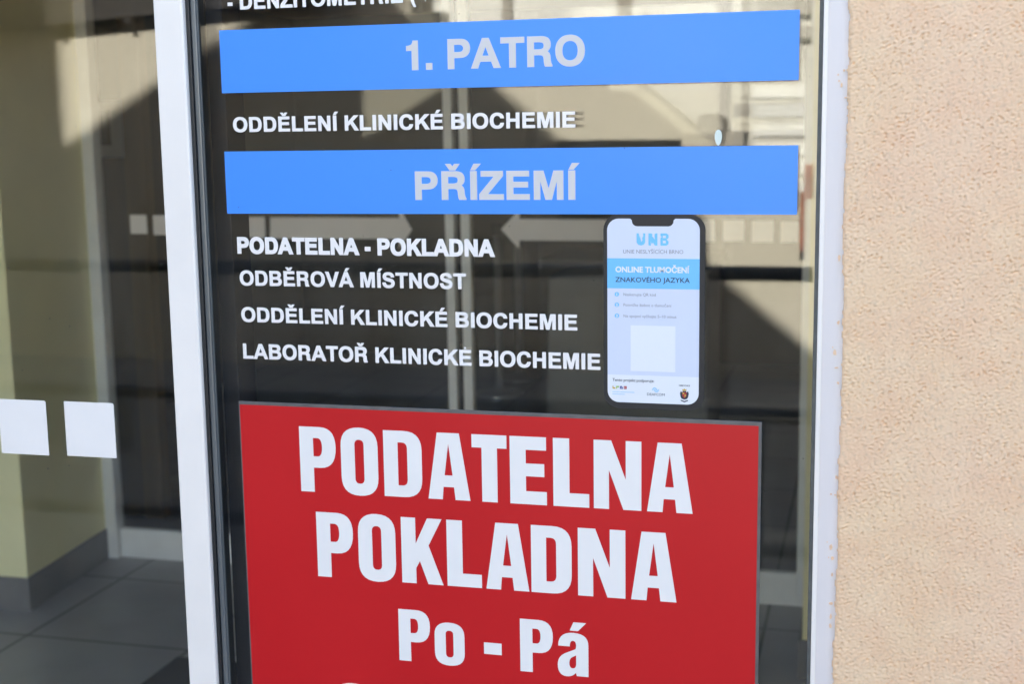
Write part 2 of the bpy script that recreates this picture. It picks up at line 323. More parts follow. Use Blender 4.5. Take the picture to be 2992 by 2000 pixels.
def curve_mesh(conts, depth, offset=0):
    cu = bpy.data.curves.new('outline', 'CURVE'); cu.dimensions = '2D'; cu.fill_mode = 'BOTH'; cu.extrude = depth/2; cu.offset = offset
    for k in conts:
        s = cu.splines.new('POLY'); s.points.add(len(k)-1); s.use_cyclic_u = True
        for p, (a, b) in zip(s.points, k): p.co = (a, b, 0, 1)
    return solid(cu)
def solid(cu):
    o = bpy.data.objects.new('outline', cu); COL.objects.link(o); dg = bpy.context.evaluated_depsgraph_get()
    me = bpy.data.meshes.new_from_object(o.evaluated_get(dg)); bpy.data.objects.remove(o); bpy.data.curves.remove(cu); return me
def stand(me, y, thick):                   # flat outline in xy -> upright in xz, its back face resting at y
    n = len(me.vertices); a = np.empty(n*3); me.vertices.foreach_get('co', a); a = a.reshape(-1, 3)
    b = np.stack([a[:, 0], y-thick/2-a[:, 2], a[:, 1]], 1); me.vertices.foreach_set('co', b.ravel()); me.update()
def letters(name, text, m, y, x0, x1, zb, cap, font=GLY, parent=None, zb1=None, thick=.00025, track=0, capu=None, heavy=.0):
    """text with its ink running from x0 to x1 on a baseline zb (zb1 at the right end), capitals cap tall"""
    capu = capu or (1466 if font is GLY else 1000)
    c = layout(text, font, track); xs = [p[0] for k in c for p in k]; a, b = min(xs), max(xs)
    zb1 = zb if zb1 is None else zb1; sx = (x1-x0)/(b-a); sz = cap/capu
    c = [[(x0+(p[0]-a)*sx, zb+(zb1-zb)*(p[0]-a)/(b-a)+p[1]*sz) for p in k] for k in c]
    me = curve_mesh(c, thick, heavy*cap); stand(me, y, thick)
    return link(name, me, m, parent)
def small_text(name, text, m, y, x0, zb, cap, parent, width=None, bold=0.0, track=1.0, thick=.00006, center=None):
    cu = bpy.data.curves.new('t', 'FONT'); cu.body = text; cu.size = cap/.73; cu.offset = bold*cap; cu.space_character = track; cu.extrude = thick/2
    cu.resolution_u = 3
    me = solid(cu); n = len(me.vertices); a = np.empty(n*3); me.vertices.foreach_get('co', a); a = a.reshape(-1, 3)
    lo, hi = a[:, 0].min(), a[:, 0].max()
    s = (width/(hi-lo)) if width else 1
    a[:, 0] = (a[:, 0]-lo)*s + (x0 if center is None else center-(hi-lo)*s/2); a[:, 1] += zb
    me.vertices.foreach_set('co', a.ravel()); stand(me, y, thick)
    return link(name, me, m, parent)
def rrect(x0, x1, z0, z1, r, n=6):
    p = []
    rs = r if isinstance(r, (list, tuple)) else (r,)*4      # tr, tl, bl, br
    for (cx, cz, a0), rr in zip(((x1, z1, 0), (x0, z1, 90), (x0, z0, 180), (x1, z0, 270)), rs):
        sx = -1 if cx == x1 else 1; sz = -1 if cz == z1 else 1
        for i in range(n+1):
            t = math.radians(a0+90*i/n); p.append((cx+sx*rr+rr*math.cos(t), cz+sz*rr+rr*math.sin(t)))
    return p
def plate(name, conts, m, y, thick, parent=None):
    me = curve_mesh(conts, thick); stand(me, y, thick); return link(name, me, m, parent)

# ================================================================== STRUCTURE
DOORX0, DOORX1, LINT = -5.6, -.0335, 2.5
GY = 3.10                                     # inner doors
PY = 2.47                                     # front of the yellow piers
FL = 7.5                                      # the houses across the lane stand at y = -FL
# floor tiles
TILE = (.60, .60, 0, 0)
tx, ty = on_floor(80, 1858); TILE = (.60, .60, -(tx) % .60, -(ty) % .60)
M['tiles'] = tile_mat()
tag(MB().box(-6, 3, .0, 12, -.2, 0).build('floor', M['tiles']), kind='structure')
tag(MB().box(-60, 60, -60, -.0005, -.22, -.012).build('pavement', M['pave']), kind='structure')
tag(MB().box(-6, 3, .3, 12, 2.62, 2.8).build('ceiling', M['paper']), kind='structure')

# ---- the clinic: stucco wall, walls over the door, gabled roof that shades the lane
clinic = empty('clinic_building', (1.5, 0, 0), 'peach rough rendered building wall to the right of the glass entrance', 'building')
def shade_at(px, py):                         # where the roof must stand for its shadow to fall on that point of the house across the lane
    x, z = at(px, py, FL); return x, z + FL*math.tan(math.radians(SUN_EL))
A0 = shade_at(180, 420); A1 = shade_at(600, 130); B0 = shade_at(1370, 270); B1 = shade_at(2360, 1100)
s1 = (A1[1]-A0[1])/(A1[0]-A0[0]); s2 = (B1[1]-B0[1])/(B1[0]-B0[0])
ax = (B0[1]-A0[1]+s1*A0[0]-s2*B0[0])/(s1-s2); az = A0[1]+s1*(ax-A0[0])
XL = shade_at(172, 250)[0]
XR = .75  # unseen tall right block starts here, added to keep sun off the houses opposite
front = [(9, LINT), (9, az+5), (XR, az+5), (XR, B1[1]+s2*(XR-B1[0])), (ax, az), (XL, A0[1]+s1*(XL-A0[0])), (XL, az+5), (-14, az+5), (-14, LINT)]  # both side blocks made extra tall to hold back skylight in the lane
MB().prism(front, 0.02, 9).build('storeys_and_shade_blocks', M['stucco'], clinic)
MB().prism([(x, z) for x, z in ((XR-.01, front[3][1]+.01), (ax, az+.02), (ax, az+.2), (XR-.01, front[3][1]+.19))], -.0, 7.2).build('roof', M['roof_dark'], clinic)
MB().box(.36, 9, .02, 7, -.2, LINT-.002).build('ground_floor_wall', M['stucco'], clinic)
MB().box(-14, DOORX0-.1, .02, 7, -.2, LINT-.002).build('ground_floor_wall', M['stucco'], clinic)

# rough cast render with real relief, cut to a ragged edge over the white jamb
def vnoise(u, v, seed):
    rs = np.random.RandomState(seed); G = rs.rand(256, 256)
    iu = np.floor(u).astype(int); iv = np.floor(v).astype(int); fu = u-iu; fv = v-iv
    fu = fu*fu*(3-2*fu); fv = fv*fv*(3-2*fv)
    g = lambda a, b: G[a % 256, b % 256]
    return (g(iu, iv)*(1-fu)+g(iu+1, iv)*fu)*(1-fv)+(g(iu, iv+1)*(1-fu)+g(iu+1, iv+1)*fu)*fv
def stucco():
    sx = .0013; sz = .0013
    xs = np.arange(-.040, .37, sx); zs = np.arange(.62, 2.02, sz)
    X, Z = np.meshgrid(xs, zs)
    rs = np.random.RandomState(5)
    fz = np.fft.fftfreq(len(zs), sz)[:, None]; fx = np.fft.fftfreq(len(xs), sx)[None, :]
    def field(lx, lz, width, tilt=0.0):
        """smooth random field whose bumps are about lx wide and lz tall (metres)"""
        f = np.sqrt(((fx+tilt*fz)*lx)**2+(fz*lz)**2)
        g = np.fft.ifft2(np.fft.fft2(rs.randn(len(zs), len(xs)))*np.exp(-((f-1)/width)**2)).real
        return g/g.std()
    g1 = field(.0070, .0048, .50, .12); g2 = field(.0048, .0034, .45); g3 = field(.10, .07, .6); g4 = field(.0040, .0034, .3)
    lump = np.tanh(1.3*(g1+.5))*.00030 + g2*.00022 + g4*.00014
    crev = np.clip(-g1*.75-g2*.6+.22*g3-1.36, 0, 1.0)
    h = .0012 + lump - .0020*crev
    big = field(.25, .25, .8)*.3
    Y = -.0085 - h - .0006*big
    # ragged left edge
    ez = zs
    e0 = at(2478, 0)[0]; e1 = at(2435, 2000)[0]; z0_, z1_ = at(2478, 0)[1], at(2435, 2000)[1]
    edge = e0 + (e1-e0)*(z0_-ez)/(z0_-z1_) + .0022*(vnoise(ez/.012, ez*0, 11)-.5) + .0016*(vnoise(ez/.0045, ez*0, 12)-.5) + 0.0025*(vnoise(ez/.07, ez*0, 13)-.5)
    dist = X-edge[:, None]
    Y = np.where(dist < .004, Y + (.0065)*np.clip(1-dist/.004, 0, 1)**2, Y)
    nx, nz = len(xs), len(zs); keep = (dist > 0)
    idx = np.arange(nx*nz).reshape(nz, nx)
    q = np.stack([idx[:-1, :-1], idx[:-1, 1:], idx[1:, 1:], idx[1:, :-1]], -1)
    k = keep[:-1, :-1] & keep[1:, :-1] & keep[:-1, 1:] & keep[1:, 1:]
    faces = q[k]
    used = np.unique(faces); remap = -np.ones(nx*nz, int); remap[used] = np.arange(len(used))
    co = np.stack([X, Y, Z], -1).reshape(-1, 3)[used]; faces = remap[faces]
    me = bpy.data.meshes.new('stucco'); me.vertices.add(len(co)); me.vertices.foreach_set('co', co.ravel())
    me.loops.add(len(faces)*4); me.loops.foreach_set('vertex_index', faces.ravel().astype(np.int32))
    me.polygons.add(len(faces)); me.polygons.foreach_set('loop_start', np.arange(0, len(faces)*4, 4, dtype=np.int32))
    me.polygons.foreach_set('use_smooth', np.ones(len(faces), bool)); me.update(calc_edges=True); me.validate()
    return me
link('render_coat', stucco(), M['stucco'], clinic)
MB().box(.30, .36, .0, 7, -.2, LINT-.002).build('ground_floor_wall', M['stucco'], clinic)
# dabs of render smeared on the jamb
for (px, py, sx, sz) in ((2459, 248, .0022, .004), (2449, 218, .0016, .002), (2452, 236, .002, .0014), (2467, 205, .002, .002), (2470, 285, .0025, .0012),
                         (2452, 755, .0022, .006), (2450, 943, .0022, .0035), (2439, 1030, .003, .006), (2433, 1015, .001, .0016), (2445, 1075, .0035, .0012), (2449, 1120, .002, .0022),
                         (2443, 1395, .0016, .003), (2428, 1445, .002, .0012), (2440, 1447, .0016, .0012), (2428, 1600, .0028, .005), (2432, 1632, .0026, .003), (2431, 1680, .0018, .0035), (2428, 1765, .004, .0025),
                         (2427, 1803, .0022, .0045), (2426, 1830, .0026, .004), (2417, 1585, .001, .0012), (2421, 1630, .001, .001)):
    sx *= .75; sz *= .75; x, z = at(px, py, -.004); ang = [i*2*math.pi/9 for i in range(9)]
    pts = [(x+sx*(.6+.5*random.random())*math.cos(t), z+sz*(.6+.5*random.random())*math.sin(t)) for t in ang]
    MB().prism(pts, -.0052, -.0034).build('render_dab', M['stucco'], clinic)

# ---- fixed glazed panel carrying the directory
panel = empty('glazed_panel', (-.45, 0, 0), 'fixed glass panel in a white frame carrying the clinic directory signs', 'window')
def xz(px, py): return at(px, py, 0)
jx0, jx1 = xz(2408, 0)[0], -.0295
mb = MB(); mb.prism([(jx0, .02), (jx1, .02), (jx1, 2.4), (jx0, 2.4)], -.0038, .05)
mb.build('jamb', M['jamb'], panel, bevel=.0012)
MB().box(jx0+.0002, jx0+.0055, -.0062, -.0036, .02, 2.4).build('glazing_bead', M['white_powder'], panel, bevel=.001)
MB().box(jx0-.0042, jx0-.0003, -.0012, .03, .02, 2.4).build('rubber_gasket', M['rubber_grey'], panel)
gx0 = at(579, 0)[0]+.0005
g1 = MB().box(gx0, jx0-.0045, 0, .006, .08, 2.36); g1.build('glass_pane', M['glass'], panel)
g2 = MB().box(gx0, jx0-.0045, .021, .027, .08, 2.36); o = g2.build('glass_pane', M['glass_inner'], panel)
b0 = at(578, 0)[0]
MB().box(b0-.006, at(662, 350, .028)[0], .0285, .08, .08, 2.36).build('black_stile', M['black_stile'], panel, bevel=.002)
MB().box(b0+.0, jx0, -.002, .06, .02, .079).build('bottom_rail', M['white_powder'], panel, bevel=.002)
MB().box(b0+.0, jx0, -.002, .06, 2.361, 2.42).build('top_rail', M['white_powder'], panel, bevel=.002)

# ---- sliding leaf on the left
door = empty('sliding_door', (-1.35, 0, 0), 'white framed glass sliding door leaf left of the directory panel', 'door')
sx0, sx1 = at(468, 0)[0], at(553, 0)[0]
MB().box(sx0-.0015, sx1-.0015, -.016, .035, .02, 2.42).build('stile', M['white_powder'], door, bevel=.003, seg=3)
MB().box(sx1-.0013, sx1+.0035, -.009, .03, .02, 2.42).build('rubber_seal', M['rubber'], door, bevel=.001)
MB().box(sx1+.0038, sx1+.0105, -.006, -.0004, .02, 2.42).build('seal_channel', M['gasket_grey'], door, bevel=.0015)
MB().box(-1.98, -1.9, -.016, .035, .02, 2.42).build('stile', M['white_powder'], door, bevel=.003)
MB().box(-1.9, sx0-.0018, -.014, .033, .02, .10).build('bottom_rail', M['white_powder'], door, bevel=.003)
MB().box(-1.9, sx0-.0018, -.014, .033, 2.34, 2.42).build('top_rail', M['white_powder'], door, bevel=.003)
MB().box(-1.899, sx0-.002, 0, .006, .101, 2.339).build('glass_pane', M['glass'], door)
MB().box(-1.899, sx0-.002, .020, .026, .101, 2.339).build('glass_pane', M['glass_inner'], door)
# thin bright strip between channel and panel
MB().box(sx1+.0107, sx1+.0118, -.003, -.0004, .02, 2.42).build('trim_strip', M['gasket_grey'], door)
MB().box(-5.68, -1.99, .0, .012, .02, 2.42).build('widened_side_light', M['glass_inner'], door)  # unseen glazing, widened leftward to bring more daylight into the vestibule
head = empty('door_header', (-1.6, 0, 2.45), 'white header beam above the glass entrance', 'beam')
MB().box(DOORX0-.1, .0, .0, .08, 2.425, LINT-.002).build('header_profile', M['white_powder'], head, bevel=.003)
MB().box(.0, .30, .02, .3, 2.05, LINT-.002).build('ground_floor_wall', M['stucco'], clinic)

# ---- signs on the glass
def bar(tl, br, label, text, tx0, tx1, zb_px, cap_px):
    x0, z1 = at(*tl); x1, z0 = at(*br)
    t = empty('blue_sign', ((x0+x1)/2, 0, z0), label, 'sign', 'blue floor signs on the glass')
    plate('vinyl_strip', [[(x0, z0), (x1, z0), (x1, z1), (x0, z1)]], M['blue'], -.0001, .0008, t)
    zb = (at(*zb_px[0])[1]+at(*zb_px[1])[1])/2
    letters('lettering', text, M['silver'], -.00092, at(*tx0)[0], at(*tx1)[0], zb, at(*cap_px)[1]-zb, parent=t, heavy=.02)
    return t
bars = []
bars.append(bar((641, 88.4), (2333.5, 233.5), 'upper blue strip sign reading 1. PATRO in silver letters on the glass', '1. PATRO', (1189, 150), (1708, 150), ((1228, 203), (1545, 194)), (1325, 115)))
bars.append(bar((656.3, 442.9), (2328.6, 627.2), 'lower blue strip sign reading PŘÍZEMÍ in silver letters on the glass', 'PŘÍZEMÍ', (1215, 540), (1691, 540), ((1230, 583), (1660, 582)), (1250, 502)))
for t_, pts in ((bars[1], ((1143, 497), (698, 606), (1825, 434))), (bars[0], ((1625, 46), (2042, 40)))):
    for p_ in pts:
        x, z = at(*p_); plate('dirt_speck', [[(x+.0007*math.cos(a), z+.0005*math.sin(a)) for a in [i*math.pi/4 for i in range(8)]]], M['ink_dark'], -.00092, .0002, t_)
def line(text, l, r, b0, b1, cap_t, label, heavy=.02):
    """white cut vinyl line: left and right ink edges, two baseline points, a point on the cap line above b0"""
    x0, x1 = at(*l)[0], at(*r)[0]; z0 = at(*b0); z1 = at(*b1)
    k = (z1[1]-z0[1])/(z1[0]-z0[0]); zb = z0[1]+k*(x0-z0[0]); zb1 = z0[1]+k*(x1-z0[0])
    cap = at(*cap_t)[1]-z0[1]
    o = letters('vinyl_lettering', text, M['white_vinyl'], -.0001, x0, x1, zb, cap, zb1=zb1, heavy=heavy)
    return tag(o, label, 'lettering', 'white lettering lines on the glass')
line('- DENZITOMETRIE (V', (666, 10), (1258, 0), (704, 26.8), (1167, 7), (702, -19), 'white lettering cut by the top edge of the photo, above the upper blue sign')
line('ODDĚLENÍ KLINICKÉ BIOCHEMIE', (681.7, 364), (1680.4, 345), (729.5, 384.8), (1680.4, 371.4), (727, 342.5), 'white lettering reading ODDĚLENÍ KLINICKÉ BIOCHEMIE between the two blue signs')
line('PODATELNA - POKLADNA', (695.1, 717), (1444, 745), (696.8, 739.7), (1444, 749.2), (695.1, 694.5), 'bold white lettering reading PODATELNA - POKLADNA just below the lower blue sign', .045)
line('ODBĚROVÁ MÍSTNOST', (701.3, 812), (1361, 820), (748.6, 834.6), (1349.5, 844.5), (747, 792), 'white lettering reading ODBĚROVÁ MÍSTNOST')
line('ODDĚLENÍ KLINICKÉ BIOCHEMIE', (706, 920), (1686, 945), (752.7, 941.3), (1686, 965.5), (751, 899.5), 'white lettering reading ODDĚLENÍ KLINICKÉ BIOCHEMIE under ODBĚROVÁ MÍSTNOST')
line('LABORATOŘ KLINICKĖ BIOCHEMIE', (711.3, 1025), (1753.6, 1060), (713, 1047.6), (1753.6, 1081), (711.3, 1004.9), 'lowest white lettering line, reading LABORATOŘ KLINICKÉ BIOCHEMIE above the red board')

# red board
rx0, rz1 = at(700, 1173); rx1 = at(2226.8, 1231.9)[0]; rz1 = (rz1+at(2226.8, 1231.9)[1])/2; rz0 = rz1-.62
board = empty('red_sign_board', ((rx0+rx1)/2, 0, rz0), 'red board with big white text PODATELNA POKLADNA Po - Pá on the glass', 'sign')
me_b = MB(); me_b.prism([(rx0, rz0), (rx1, rz0), (rx1, rz1), (rx0, rz1)], -.0032, -.0002)
me_b.build('backing_plate', M['plate_edge'], board, bevel=.0004)
plate('red_face', [[(rx0+.0022, rz0+.003), (rx1-.0040, rz0+.003), (rx1-.0036, rz1-.0046), (rx0+.0018, rz1-.0040)]], M['red'], -.0033, .0004, board)
def rline(text, l, r, b0, b1, ct):
    x0, x1 = at(*l, -.0037)[0], at(*r, -.0037)[0]; z0 = at(*b0, -.0037); z1 = at(*b1, -.0037); k = (z1[1]-z0[1])/(z1[0]-z0[0])
    letters('lettering', text, M['white_vinyl'], -.0038, x0, x1, z0[1]+k*(x0-z0[0]), at(*ct, -.0037)[1]-z0[1], CON, board, z0[1]+k*(x1-z0[0]), track=42)
rline('PODATELNA', (877, 1340), (2023.9, 1500), (881.2, 1436), (2023.9, 1502.9), (873.9, 1246.4))
rline('POKLADNA', (927, 1600), (1976.8, 1760), (931.9, 1684.8), (1976.8, 1762.3), (923.9, 1496.4))
rline('Po - Pá', (1165.5, 1850), (1719.6, 1960), (1167.4, 1930.4), (1527.5, 1963), (1163.8, 1780.4))
rline('0', (975, 2080), (1088, 2080), (975, 2190), (1088, 2199), (970, 1998))

# phone shaped sticker
ph = empty('phone_sticker', (-.24, 0, 1.2), 'sticker shaped like a smartphone with pale screen, under the lower blue sign', 'sticker')
px0, pz1 = at(1764, 900)[0], at(1900, 627)[1]; px1 = at(2060, 900)[0]; pz0 = at(1900, 1197)[1]
YS = -.0001
plate('phone_outline', [rrect(px0, px1, pz0, pz1, .0175)], M['phone_case'], YS, .0003, ph)
sx0_, sx1_ = at(1775, 900)[0], at(2043.5, 900)[0]; sz1_ = at(1900, 639)[1]; sz0_ = at(1900, 1179)[1]
sw, sh = sx1_-sx0_, sz1_-sz0_
def S(u, v): return sx0_+u*sw, sz1_-v*sh      # screen coordinates: 0..1 across, 0..1 down
# screen outline with the notch
scr = rrect(sx0_, sx1_, sz0_, sz1_, .0135, 8)
n0, n1, nd = sx0_+.27*sw, sx0_+.72*sw, .041*sh
top = scr[:9]; rest = scr[9:]
r = .006
notch = [(n1+.002, sz1_), (n1, sz1_-.002)] + [(n1-r+r*math.cos(math.radians(a)), sz1_-nd+r+r*math.sin(math.radians(a))) for a in (0, -22, -45, -68, -90)] \
      + [(n0+r+r*math.cos(math.radians(a)), sz1_-nd+r+r*math.sin(math.radians(a))) for a in (-90, -112, -135, -158, -180)] + [(n0, sz1_-.002), (n0-.002, sz1_)]
screen = plate('screen', [top+notch+rest], M['screen'], YS-.00035, .0001, ph)
Y2 = YS-.0005; Y3 = YS-.0007
def field(name, u0, u1, v0, v1, m, r=0, parent=None, y=Y2):
    x0, z1 = S(u0, v0); x1, z0 = S(u1, v1)
    return plate(name, [rrect(x0, x1, z0, z1, r) if r else [(x0, z0), (x1, z0), (x1, z1), (x0, z1)]], m, y, .0001, parent or ph)
band = field('header_band', 0.0, 1.0, .213, .375, M['sky_band'])
field('code_tile', .255, .745, .575, .825, M['screen_white'])
x0, z1 = S(0.0, .848); x1 = S(1.0, 0)[0]
foot = plate('footer_field', [rrect(x0, x1, sz0_, z1, (.0002, .0002, .0135, .0135), 8)], M['screen_white'], Y2, .0001, ph)
def cap(v): return v*sh
def ptext(name, t, m, u0, vb, c_, u1, parent, bold=0, y=Y3):
    x0, z = S(u0, vb); return small_text(name, t, m, y, x0, z, c_*sh, parent, width=(u1-u0)*sw, bold=bold)
# UNB logo with torn counters
lx0, lz = S(.322, .143); lx1, lz1 = S(.668, .078)
def mark(pts):
    plate('logo', [[(lx0+a*(lx1-lx0), lz+b*(lz1-lz)) for a, b in k] for k in pts], M['sky_band'], Y2, .0001, ph)
mark([[(0, 1), (.07, 1), (.085, .62), (.10, .85), (.125, .5), (.15, .3), (.185, .42), (.175, .62), (.21, .8), (.20, 1), (.27, 1), (.27, .25), (.22, .06), (.14, 0), (.06, .05), (0, .24)]])
mark([[(.37, 0), (.37, 1), (.46, 1), (.50, .9), (.48, .78), (.57, .5), (.56, .93), (.60, 1), (.65, 1), (.65, 0), (.57, 0), (.52, .22), (.47, .15), (.44, .33), (.45, 0)]])
mark([[(.745, 0), (.93, 0), (.99, .12), (1, .34), (.94, .5), (1, .66), (.99, .9), (.93, 1), (.745, 1), (.745, .80), (.785, .72), (.745, .62)], [(.82, .2), (.82, .40), (.91, .40), (.915, .2)], [(.82, .62), (.82, .81), (.91, .81), (.91, .62)]])
ptext('logo_caption', 'UNIE NESLYŠÍCÍCH BRNO', M['ink_grey'], .175, .186, .0215, .825, ph, 0, Y2)
ptext('headline', 'ONLINE TLUMOČENÍ', M['screen_white'], .09, .287, .031, .893, band, .045)
ptext('headline', 'ZNAKOVÉHO JAZYKA', M['ink_dark'], .088, .340, .027, .897, band, .012)
for i, (t, u1, v) in enumerate((('Naskenujte QR kód', .53, .415), ('Potvrďte žádost o tlumočení', .70, .472), ('Na spojení vyčkejte 5–10 minut', .755, .532))):
    cx, cz = S(.105, v-.008); rr = .0026
    b = plate('number_badge', [[(cx+rr*math.cos(a*math.pi/12), cz+rr*math.sin(a*math.pi/12)) for a in range(24)]], M['sky_band'], Y2, .0001, ph)
    small_text('digit', str(i+1), M['screen_white'], Y3, 0, cz-.0015, .003, b, bold=.05, center=cx)
    ptext('instruction', t, M['ink_grey'], .178, v, .0165, u1, ph, .0, Y2)
ptext('footer_heading', 'Tento projekt podporuje:', M['ink_dark'], .055, .884, .0165, .515, foot, .012)
# supporters' marks
mk = empty('supporter_marks', (0, 0, 0), None, None); bpy.data.objects.remove(mk)
for k, (u, m) in enumerate(((.055, M['ink_gold']), (.095, M['ink_green']), (.137, M['ink_navy']), (.18, M['ink_red']))):
    c = []
    x, z = S(u, .926); d = .0034
    shapes = ([[(0, 0), (1, 0), (1, .45), (.3, .45), (.3, 1), (0, 1)]], [[(0, 0), (.35, 0), (.35, .5), (1, .5), (1, 1), (0, 1)]], [[(0, 0), (1, 0), (1, .4), (.7, 1), (0, 1)], [(.3, .3), (.3, .6), (.6, .6), (.6, .3)]], [[(0, 0), (1, 0), (1, 1), (0, 1)], [(.2, .35), (.2, .65), (.55, .65), (.55, .35)]])[k]
    plate('colour_mark', [[(x+p*d, z+q*d) for p, q in s] for s in shapes], m, Y3, .0001, foot)
for v, u1 in ((.945, .30), (.957, .185)):
    x0, z = S(.055, v); x1 = S(u1, 0)[0]; c = []
    xx = x0
    while xx < x1:
        ww = random.uniform(.0005, .0011); c.append([(xx, z), (xx+ww, z), (xx+ww, z+.0007), (xx, z+.0007)]); xx += ww+.0005
    plate('small_print', c, M['sky_band'], Y3, .0001, foot)
cx, cz = S(.53, .925); c = []
for sgn in (1, -1):
    k = []
    for a in range(0, 13): t = math.radians(200-a*18 if sgn > 0 else 20-a*18); k.append((cx-sgn*.0011+.0026*math.cos(t), cz+.0026*math.sin(t)))
    for a in range(12, -1, -1): t = math.radians(200-a*18 if sgn > 0 else 20-a*18); k.append((cx-sgn*.0011+.0016*math.cos(t), cz+.0016*math.sin(t)))
    c.append(k)
plate('swirl_mark', [c[0]], M['sky_band'], Y3, .0001, foot)
plate('swirl_mark', [[(2*cx-x, 2*cz-z) for x, z in c[0]]], M['sky_band'], Y3-.00015, .0001, foot)
ptext('supporter_name', 'DEAFCOM', M['ink_dark'], .437, .957, .0145, .63, foot, .0)
# crest: crown over a quartered shield between two supporters
cx, cz = S(.845, .945); u = .0012
def poly(name, pts, m, y): plate(name, [[(cx+a*u, cz+b*u) for a, b in pts]], m, y, .00008, foot)
poly('crest', [(-3.6, -2.5), (-2.6, -4.2), (0, -5), (2.6, -4.2), (3.6, -2.5), (4.3, 1), (3.4, 3.4), (2.1, 2), (1.6, 3.6), (-1.6, 3.6), (-2.1, 2), (-3.4, 3.4), (-4.3, 1)], M['ink_dark'], Y3)
poly('crest_shield', [(-2, 2.3), (2, 2.3), (2, -1.2), (0, -3.8), (-2, -1.2)], M['ink_red'], Y3-.0001)
poly('crest_shield', [(-1.6, 1.9), (-.2, 1.9), (-.2, .4), (-1.6, .4)], M['ink_gold'], Y3-.0002)
poly('crest_shield', [(.2, .0), (1.6, .0), (1.4, -1.6), (.2, -2.6)], M['ink_gold'], Y3-.0002)
poly('crest_crown', [(-1.8, 3.8), (1.8, 3.8), (2.2, 5.4), (1, 4.9), (0, 6), (-1, 4.9), (-2.2, 5.4)], M['ink_gold'], Y3-.0001)
poly('crest_ribbon', [(-3.6, -5.2), (0, -6.4), (3.6, -5.2), (3.4, -6.3), (0, -7.6), (-3.4, -6.3)], M['ink_dark'], Y3)
ptext('crest_caption', 'NEMOCNICE', M['ink_dark'], .785, .900, .0085, .905, foot, .02)

# squares on the sliding door
for (l, r, t, b, lab) in ((-4, 133, 1166, 1328, 'white square safety sticker on the sliding door glass, cut by the left photo edge'), (185, 331, 1173, 1336, 'white square safety sticker on the sliding door glass, nearest its white stile')):
    (x0, z1), (x1, z0) = at(l, t), at(r, b)
    x0, z1 = (at(l, t)[0]+at(l+(14 if l > 0 else 9), b)[0])/2, at(l, t)[1]
    x1 = (at(r, t+4)[0]+at(r+11, b)[0])/2; z0 = at(r+10, b+4)[1]
    tag(plate('square_sticker', [rrect(x0, x1, z0, z1, (.003, .0006, .0006, .0006))], M['white_vinyl'], -.0001, .0003), lab, 'sticker', 'square safety stickers')
x, z = at(2099, 402)
tag(plate('paint_drop', [[(x+.0040*math.cos(t)*(1-.18*math.sin(-t)), z+.0088*math.sin(t)) for t in [i*math.pi/12 for i in range(24)]]], M['paint_drop'], -.0001, .0004), 'small pale oval drop on the glass above the right end of the lower blue sign', 'paint drop')

# ================================================================== VESTIBULE
xl = at(273, 1000, GY-.03)[0]-.003
pier = empty('wall_pier', (xl-.5, PY, 0), 'yellow painted wall pier with grey skirting at the left, inside the vestibule', 'wall', 'yellow piers inside')
SK = on_floor(85, 1782); hz = at(78, 1690, PY)[1]
def plan(pts, z0, z1):                        # outline seen from above, raised from z0 to z1
    m = MB(); a = [m.bm.verts.new((x, y, z0)) for x, y in pts]; b = [m.bm.verts.new((x, y, z1)) for x, y in pts]
    m.bm.faces.new(a); m.bm.faces.new(b[::-1]); n = len(pts)
    for k in range(n): m.bm.faces.new((a[k], b[k], b[(k+1) % n], a[(k+1) % n]))
    return m
xf = at(74, 1600, PY)[0]
plan([(-5.69, PY), (xf, PY), (xl, GY+.02), (-5.69, GY+.02)], 0, 2.62).build('wall', M['yellow_paint'], pier)
plan([(-5.69, PY-.012), (xf+.012, PY-.012), (xl+.012, GY-.031), (-5.69, GY-.031)], .001, hz).build('skirting', M['skirting'], pier)
xr = at(2361, 1000, PY)[0]
pier2 = empty('wall_pier', (xr+.5, PY, 0), 'yellow wall pier glimpsed through the glass beside the right white jamb', 'wall', 'yellow piers inside')
MB().box(xr, xr+1.6, PY, GY+.02, 0, 2.62).build('wall', M['yellow_paint'], pier2)
MB().box(xr-.012, xr+1.6, PY-.012, GY+.02, .001, hz).build('skirting', M['skirting'], pier2)
side = empty('vestibule_wall', (-5.7, 1.3, 0), 'yellow side wall of the vestibule beyond the left photo edge', 'wall')
MB().box(-5.9, -5.7, .3, GY, 0, 2.62).build('wall', M['yellow_paint'], side)
side2 = empty('vestibule_wall', (.9, 1.3, 0), 'yellow side wall of the vestibule hidden behind the rendered wall', 'wall')
MB().box(.9, 1.1, .3, GY+.1, 0, 2.62).build('wall', M['yellow_paint'], side2)
